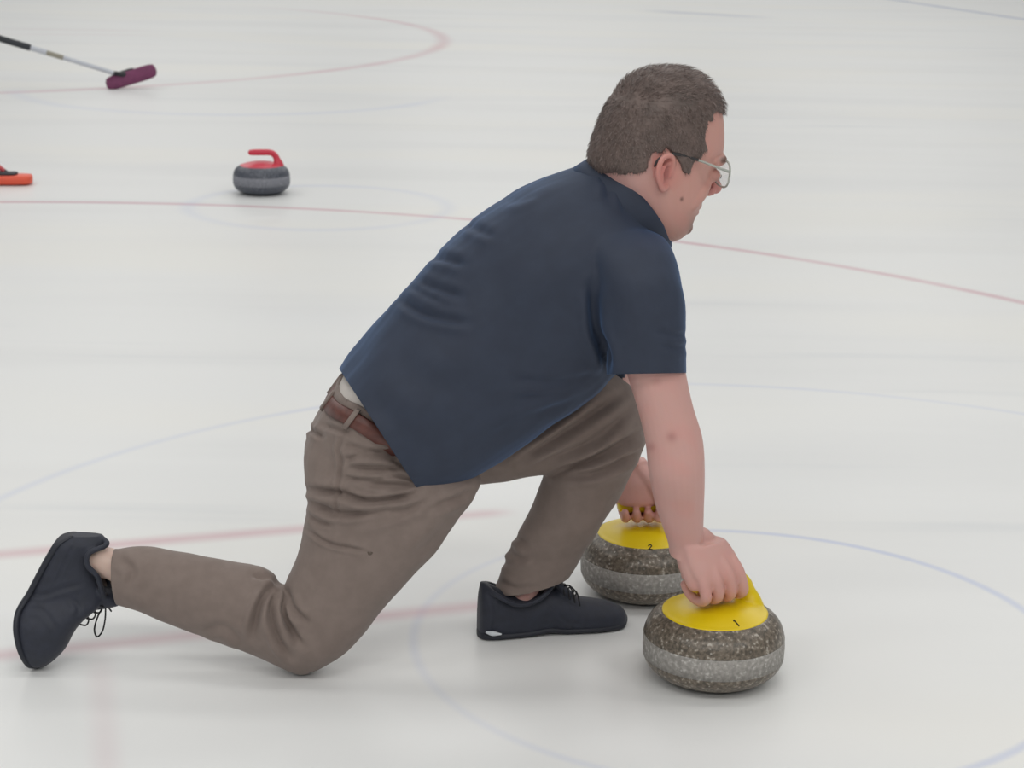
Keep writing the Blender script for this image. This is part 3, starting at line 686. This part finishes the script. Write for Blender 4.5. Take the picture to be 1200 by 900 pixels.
# skin tint per vertex: flush, stubble, lips, brows, mole, painted ear-hollow shade
co = get_co(body); SK = np.array(srgb(205, 160, 152)[:3]); tint = np.tile(SK, (len(co), 1))
def blend(mask, rgb):
    global tint
    tint = tint * (1 - mask[:, None]) + np.array(srgb(*rgb)[:3]) * mask[:, None]
rel = co - np.array(HC); hs = rel @ np.array(HF) / HS * math.cos(YAW) / .985 + 775; hy = 185 - rel[:, 2] / HS / 1.012; hr = rel @ np.array(HR) / HS
isH = (hy < 300) & (np.abs(hr) < 90) & (hs > 650) & (hs < 880)
def blob(cx, cy, sx, sy, rr=None):
    m = np.exp(-((hs - cx) / sx) ** 2 - ((hy - cy) / sy) ** 2) * isH
    if rr is not None: m = m * np.exp(-((np.abs(hr) - rr[0]) / rr[1]) ** 2)
    return m
face = np.clip((hs - 730) / 40, 0, 1) * isH
blend(face * .55, (196, 142, 128))
blend(np.clip(blob(800, 262, 26, 22) * .65, 0, 1), (150, 112, 100))                       # stubble along the jaw
blend(np.clip(1.3 * blob(808, 263, 9, 11), 0, .85), (112, 78, 66))                          # goatee
blend(np.clip(1.2 * blob(820, 235, 6, 3), 0, .5), (125, 90, 78))
blend(np.clip(1.2 * blob(819, 244.5, 5, 5) * (np.abs(hr) < 22), 0, .7), (170, 98, 94))      # lips
blend(np.clip(1.2 * blob(838, 222, 8, 9), 0, .5), (190, 112, 112))
blend(np.clip(blob(753, 191, 16, 24) * (np.abs(hr) > 57) * .8, 0, .8), (198, 118, 110))  # ears
blend(np.clip(1.4 * blob(755.5, 192, 4.5, 8) * (np.abs(hr) > 55) * (np.abs(hr) < 66), 0, .55), (120, 62, 58))   # shade in the hollow of the ear, painted into the tint
blend(np.clip(1.6 * blob(839, 184, 10, 3.2) * (np.abs(hr) > 6), 0, .8), (86, 66, 56))       # brows
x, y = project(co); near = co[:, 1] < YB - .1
mole = np.exp(-(((hs - 779) / 1.8) ** 2 + ((hy - 224) / 2.0) ** 2)) * (hr > 30) * isH; blend(np.clip(mole * 1.2, 0, .85), (92, 58, 50))
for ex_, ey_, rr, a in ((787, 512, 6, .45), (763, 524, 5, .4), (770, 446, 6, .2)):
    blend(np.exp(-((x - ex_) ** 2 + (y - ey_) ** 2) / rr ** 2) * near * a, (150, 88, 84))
for O_ in (O1, O2):
    dd = np.linalg.norm(co - np.array(O_), axis=1); blend(np.clip(1.35 - dd / .06, 0, 1) * .45, (205, 128, 112))
blend((np.clip(soft_noise(co, 90, 21), 0, 1)) * .16, (214, 142, 134))
blend((x < 160) & (y > 600) & True if False else ((x < 170) & (y > 600)).astype(float) * .8, (206, 184, 170))
at = body.color_attributes.new('tint', 'FLOAT_COLOR', 'POINT')
at.data.foreach_set('color', np.c_[tint, np.ones(len(co))].ravel())
M_SKIN = mat('skin', srgb(207, 158, 148), .5, bump=(420, .12, .001), Subsurface_Weight=.12, Subsurface_Scale=.01)
nt = M_SKIN.node_tree; an = nt.nodes.new('ShaderNodeAttribute'); an.attribute_name = 'tint'
nt.links.new(an.outputs['Color'], nt.nodes['Principled BSDF'].inputs['Base Color'])
BODY = obj('body', body, M_SKIN, person); BODY['label'] = 'fair skin of head, neck, arms, hands and ankles'

# ---- eyes
M_EYE = mat('eye_white', srgb(225, 220, 215), .2); M_IRIS = mat('dark_iris', srgb(58, 48, 42), .2)
for s in (-1, 1):
    c = hp(830.2, 203, 26 * s); bm = bmesh.new(); bmesh.ops.create_uvsphere(bm, u_segments=16, v_segments=10, radius=.0115, matrix=Matrix.Translation(c)); e = obj('eye', bm, M_EYE, person)
    bm = bmesh.new(); bmesh.ops.create_uvsphere(bm, u_segments=14, v_segments=8, radius=.0055, matrix=Matrix.Translation(c + HF * .0082 - HU * .002)); obj('iris', bm, M_IRIS, e)

# ---- hair: cap grown from the scalp, plus short strands
bm = bmesh.new(); head_loft(bm); scalp = fuse(bm, .0022, 3)
HAIRPOLY = [(854, 126), (850, 141), (836, 133), (821, 128), (806, 138), (802, 156), (806, 168), (797, 178), (788, 181), (786, 196), (778, 193), (772, 180), (758, 166), (742, 170), (737, 186), (728, 194), (716, 195), (700, 197), (680, 185), (680, 60), (860, 60)]
def inside(x, y, poly):
    r = np.zeros(len(x), bool); n = len(poly)
    for i in range(n):
        x1, y1 = poly[i]; x2, y2 = poly[(i + 1) % n]
        c = ((y1 > y) != (y2 > y)) & (x < (x2 - x1) * (y - y1) / (y2 - y1 + 1e-12) + x1); r ^= c
    return r
def head_side(co):
    rel = co - np.array(HC)
    return rel @ np.array(HF) / HS * math.cos(YAW) / .985 + 775, 185 - rel[:, 2] / HS / 1.012, rel @ np.array(HR) / HS
co = get_co(scalp); no = get_no(scalp); a_, b_, r_ = head_side(co)
jit = soft_noise(co, 260, 31) * 1.6
ins = inside(a_ + jit, b_ + jit, HAIRPOLY)
dist, _, _ = seg_dist(a_, b_, np.array([p for p in HAIRPOLY[1:-3]], float))
grow = np.clip(dist / 9, 0, 1) ** .6
topk = np.clip((150 - b_) / 60, 0, 1)
th = (.0035 + .0035 * grow + .003 * topk * grow)
clump = soft_noise(np.c_[a_ * .02, b_ * .07, r_ * .05], 22, 41) * .0006 + soft_noise(co, 120, 43) * .0006
th = np.where(ins, th + clump * grow, -.002)
nh = co + no * th[:, None]
bm = bmesh.new(); vm = {}
keep = [p.vertices[:] for p in scalp.polygons if ins[list(p.vertices)].any()]
for f in keep:
    for v in f:
        if v not in vm: vm[v] = bm.verts.new(nh[v])
    bm.faces.new([vm[v] for v in f])
HAIR = obj('hair', bm, M_HAIR, person); HAIR['label'] = 'short brown hair'
idx = np.where(ins)[0]; bm = bmesh.new()
pick = rng.choice(idx, 9000)
for v in pick:
    p = nh[v] - no[v] * .0015; n_ = Vector(no[v]); aa, bb, rr = a_[v], b_[v], r_[v]
    flow = (HF * .75 + HU * .0 if bb < 118 else HF * .12 - HU * .8) + Vector(rng.normal(size=3)) * .22
    if aa > 828: flow = HF * .7 - HU * .1 + HR * .15 + Vector(rng.normal(size=3)) * .25
    flow = (flow - n_ * flow.dot(n_)).normalized()
    ln = (.016 if bb < 112 or aa > 826 else .0105) * rng.uniform(.6, 1.3) * (.4 + .6 * grow[v])
    side = (n_.cross(flow) + n_ * rng.normal() * .6).normalized() * .0005
    p0 = Vector(p); p1 = p0 + flow * ln * .5 + n_ * ln * .3; p2 = p0 + flow * ln + n_ * ln * rng.uniform(.2, .5)
    a0, a1, b0, b1, c0 = bm.verts.new(p0 - side), bm.verts.new(p0 + side), bm.verts.new(p1 - side * .8), bm.verts.new(p1 + side * .8), bm.verts.new(p2)
    bm.faces.new((a0, a1, b1, b0)); bm.faces.new((b0, b1, c0))
M_STR = mat('brown_hair_strands', srgb(126, 108, 102), .45, noise=(420, srgb(76, 64, 59), 1.0))
o = obj('hair_strands', bm, M_STR, HAIR); o['kind'] = 'stuff'

# ---- glasses
M_CLEAR = mat('clear_plastic_frame', srgb(196, 200, 192), .2, Transmission_Weight=.35, IOR=1.45)
M_TEMPLE = mat('dark_temple_tip', srgb(48, 46, 48), .4)
M_LENS = mat('lens_glass', (.93, .96, .96, 1), .04, Alpha=.16)
G = empty('eyeglasses', (0, 0, 0), '', '') ; del G['label']; del G['category']
G.parent = person; G.matrix_parent_inverse = person.matrix_basis.inverted()
G['label'] = 'glasses with clear frame and dark temple tips'
for s in (-1, 1):
    cx, cy, cr = 839, 200, 31 * s
    ringp = []
    for j in range(22):
        t = 2 * math.pi * j / 22; ct, st_ = math.cos(t), math.sin(t)
        rr = cr + 27 * math.copysign(abs(ct) ** .75, ct); yy = cy + 15 * math.copysign(abs(st_) ** .75, st_)
        ringp.append(hp(cx - 5 * (abs(rr) / 58) ** 2 - (yy - cy) * .12, yy, rr))
    bm = bmesh.new(); chain(bm, ringp + ringp[:1], [.0019] * 23, 8, 2, ends=False); obj('rim', bm, M_CLEAR, G)
    bm = bmesh.new(); c_ = sum(ringp, Vector()) / 22
    fr = [bm.verts.new(p + HF * .0008) for p in ringp]; bk = [bm.verts.new(p - HF * .0008) for p in ringp]
    cf = bm.verts.new(c_ + HF * .0008); cb = bm.verts.new(c_ - HF * .0008)
    for j in range(22):
        k = (j + 1) % 22
        bm.faces.new((fr[j], fr[k], cf)); bm.faces.new((bk[k], bk[j], cb)); bm.faces.new((fr[k], fr[j], bk[j], bk[k]))
    bmesh.ops.recalc_face_normals(bm, faces=bm.faces[:]); obj('lens', bm, M_LENS, G)
    bm = bmesh.new(); chain(bm, [hp(833, 194, 58 * s), hp(822, 190, 61 * s), hp(804, 183, 62.5 * s), hp(790, 178, 63 * s)], [.0026, .0024, .0022, .0022], 8); obj('temple', bm, M_CLEAR, G)
    bm = bmesh.new(); chain(bm, [hp(793, 179, 63 * s), hp(775, 173, 63.5 * s), hp(758, 171, 66 * s), hp(746, 176, 66 * s), hp(742, 184, 64 * s)], [.0024, .003, .0028, .0026, .0022], 8); obj('temple_tip', bm, M_TEMPLE, G)
bm = bmesh.new(); chain(bm, [hp(839, 197, -6), hp(842, 195, 0), hp(839, 197, 6)], [.002] * 3, 8); obj('bridge', bm, M_CLEAR, G)
# ------------------------------------------------------------------ sweeping brooms on the next sheet
M_PURP = mat('purple_pad_fabric', srgb(124, 62, 98), .8, noise=(30, srgb(104, 52, 84), .7))
M_GRIP = mat('black_grip', srgb(48, 52, 58), .6)
M_SHAFT = mat('pale_grey_shaft', srgb(196, 200, 208), .35)
M_TAN = mat('tan_shaft_print', srgb(150, 146, 132), .4)
M_ORANGE = mat('orange_red_plastic', srgb(232, 92, 66), .45)
M_DARK = mat('black_plastic', srgb(34, 32, 40), .5)
M_REDSH = mat('red_shaft', srgb(196, 70, 78), .4)
def pad(bm, c, ax, nrm, L_, W_, H_, ex=3.2):
    """rounded broom pad lying with its length along ax"""
    sd = nrm.cross(ax).normalized(); st = []
    for t, k in ((-1, .25), (-.97, .6), (-.88, .88), (-.6, 1), (0, 1.0), (.6, 1), (.88, .88), (.97, .6), (1, .25)):
        st.append([*(c + ax * (t * L_ / 2)), *(nrm * H_ / 2 * (.5 + .5 * k)), *(sd * W_ / 2 * k)])
    loft(bm, st, 24, 4, ex)
# purple broom: head touches the ice at the end of its shaft
c = ground(128, 104) + Vector((.16, 0, .085)); ax = Vector((.95, .05, .30)).normalized()
e = empty('curling_broom', (c.x, c.y, 0), 'curling broom with purple pad and pale shaft reaching in at upper left', 'broom', 'sweeping brooms on the next sheet')
nz = Vector((-.15, -.78, .60)).normalized(); nz = (nz - ax * nz.dot(ax)).normalized()
bm = bmesh.new(); pad(bm, c, ax, nz, .37, .115, .055, 2.6); obj('pad', bm, M_PURP, e)
bm = bmesh.new(); pad(bm, c - ax * .05 + nz.cross(ax) * (.045) , ax, nz, .17, .05, .04); hd_ = obj('head_plate', bm, M_DARK, e)
sx = pix(-40, 31, c.y + .25); s0 = c + nz * .036
s0 = pix(138, 87, c.y)
dirn = (pix(-60, 27, c.y - .0) - s0).normalized()
def along(t): return s0 + dirn * t
tot = (pix(-60, 27, c.y) - s0).length
f = lambda px: (136 - px) / 196 * tot
bm = bmesh.new(); chain(bm, [s0 + (c - s0) * .45 , s0 + (c - s0) * .2, along(.03)], [.026, .020, .016], 12); obj('joint', bm, M_DARK, e)
for a0, a1, r, m_, nm in ((0.0, f(72), .016, M_SHAFT, 'shaft'), (f(72), f(52), .0175, M_TAN, 'shaft_print'), (f(52), f(33), .020, M_SHAFT, 'shaft_collar'), (f(33), f(-60), .024, M_GRIP, 'grip')):
    bm = bmesh.new(); chain(bm, [along(a0), along((a0 + a1) / 2), along(a1)], [r] * 3, 14, 2); obj(nm, bm, m_, e)
# orange broom head cut by the left edge of the picture
c = ground(2, 216); c.z = .026
e = empty('curling_broom', (c.x, c.y, 0), 'curling broom with orange-red head and black top at the left edge', 'broom', 'sweeping brooms on the next sheet')
ax = Vector((1, .12, 0)).normalized(); nz = Vector((0, 0, 1))
bm = bmesh.new(); pad(bm, c, ax, nz, .30, .125, .050); obj('pad', bm, M_ORANGE, e)
bm = bmesh.new(); pad(bm, c + nz * .026 + ax * (-.02), ax, nz, .20, .08, .022); obj('head_plate', bm, M_DARK, e)
p0 = pix(12, 206, c.y); p1 = pix(-60, 150, c.y + .1)
bm = bmesh.new(); chain(bm, [c + nz * .02 + ax * .03, p0, p0 + (p1 - p0) * .12], [.02, .014, .011], 12); obj('joint', bm, M_DARK, e)
bm = bmesh.new(); chain(bm, [p0 + (p1 - p0) * .08, p0 + (p1 - p0) * .5, p1], [.0115] * 3, 14, 2); obj('shaft', bm, M_REDSH, e)
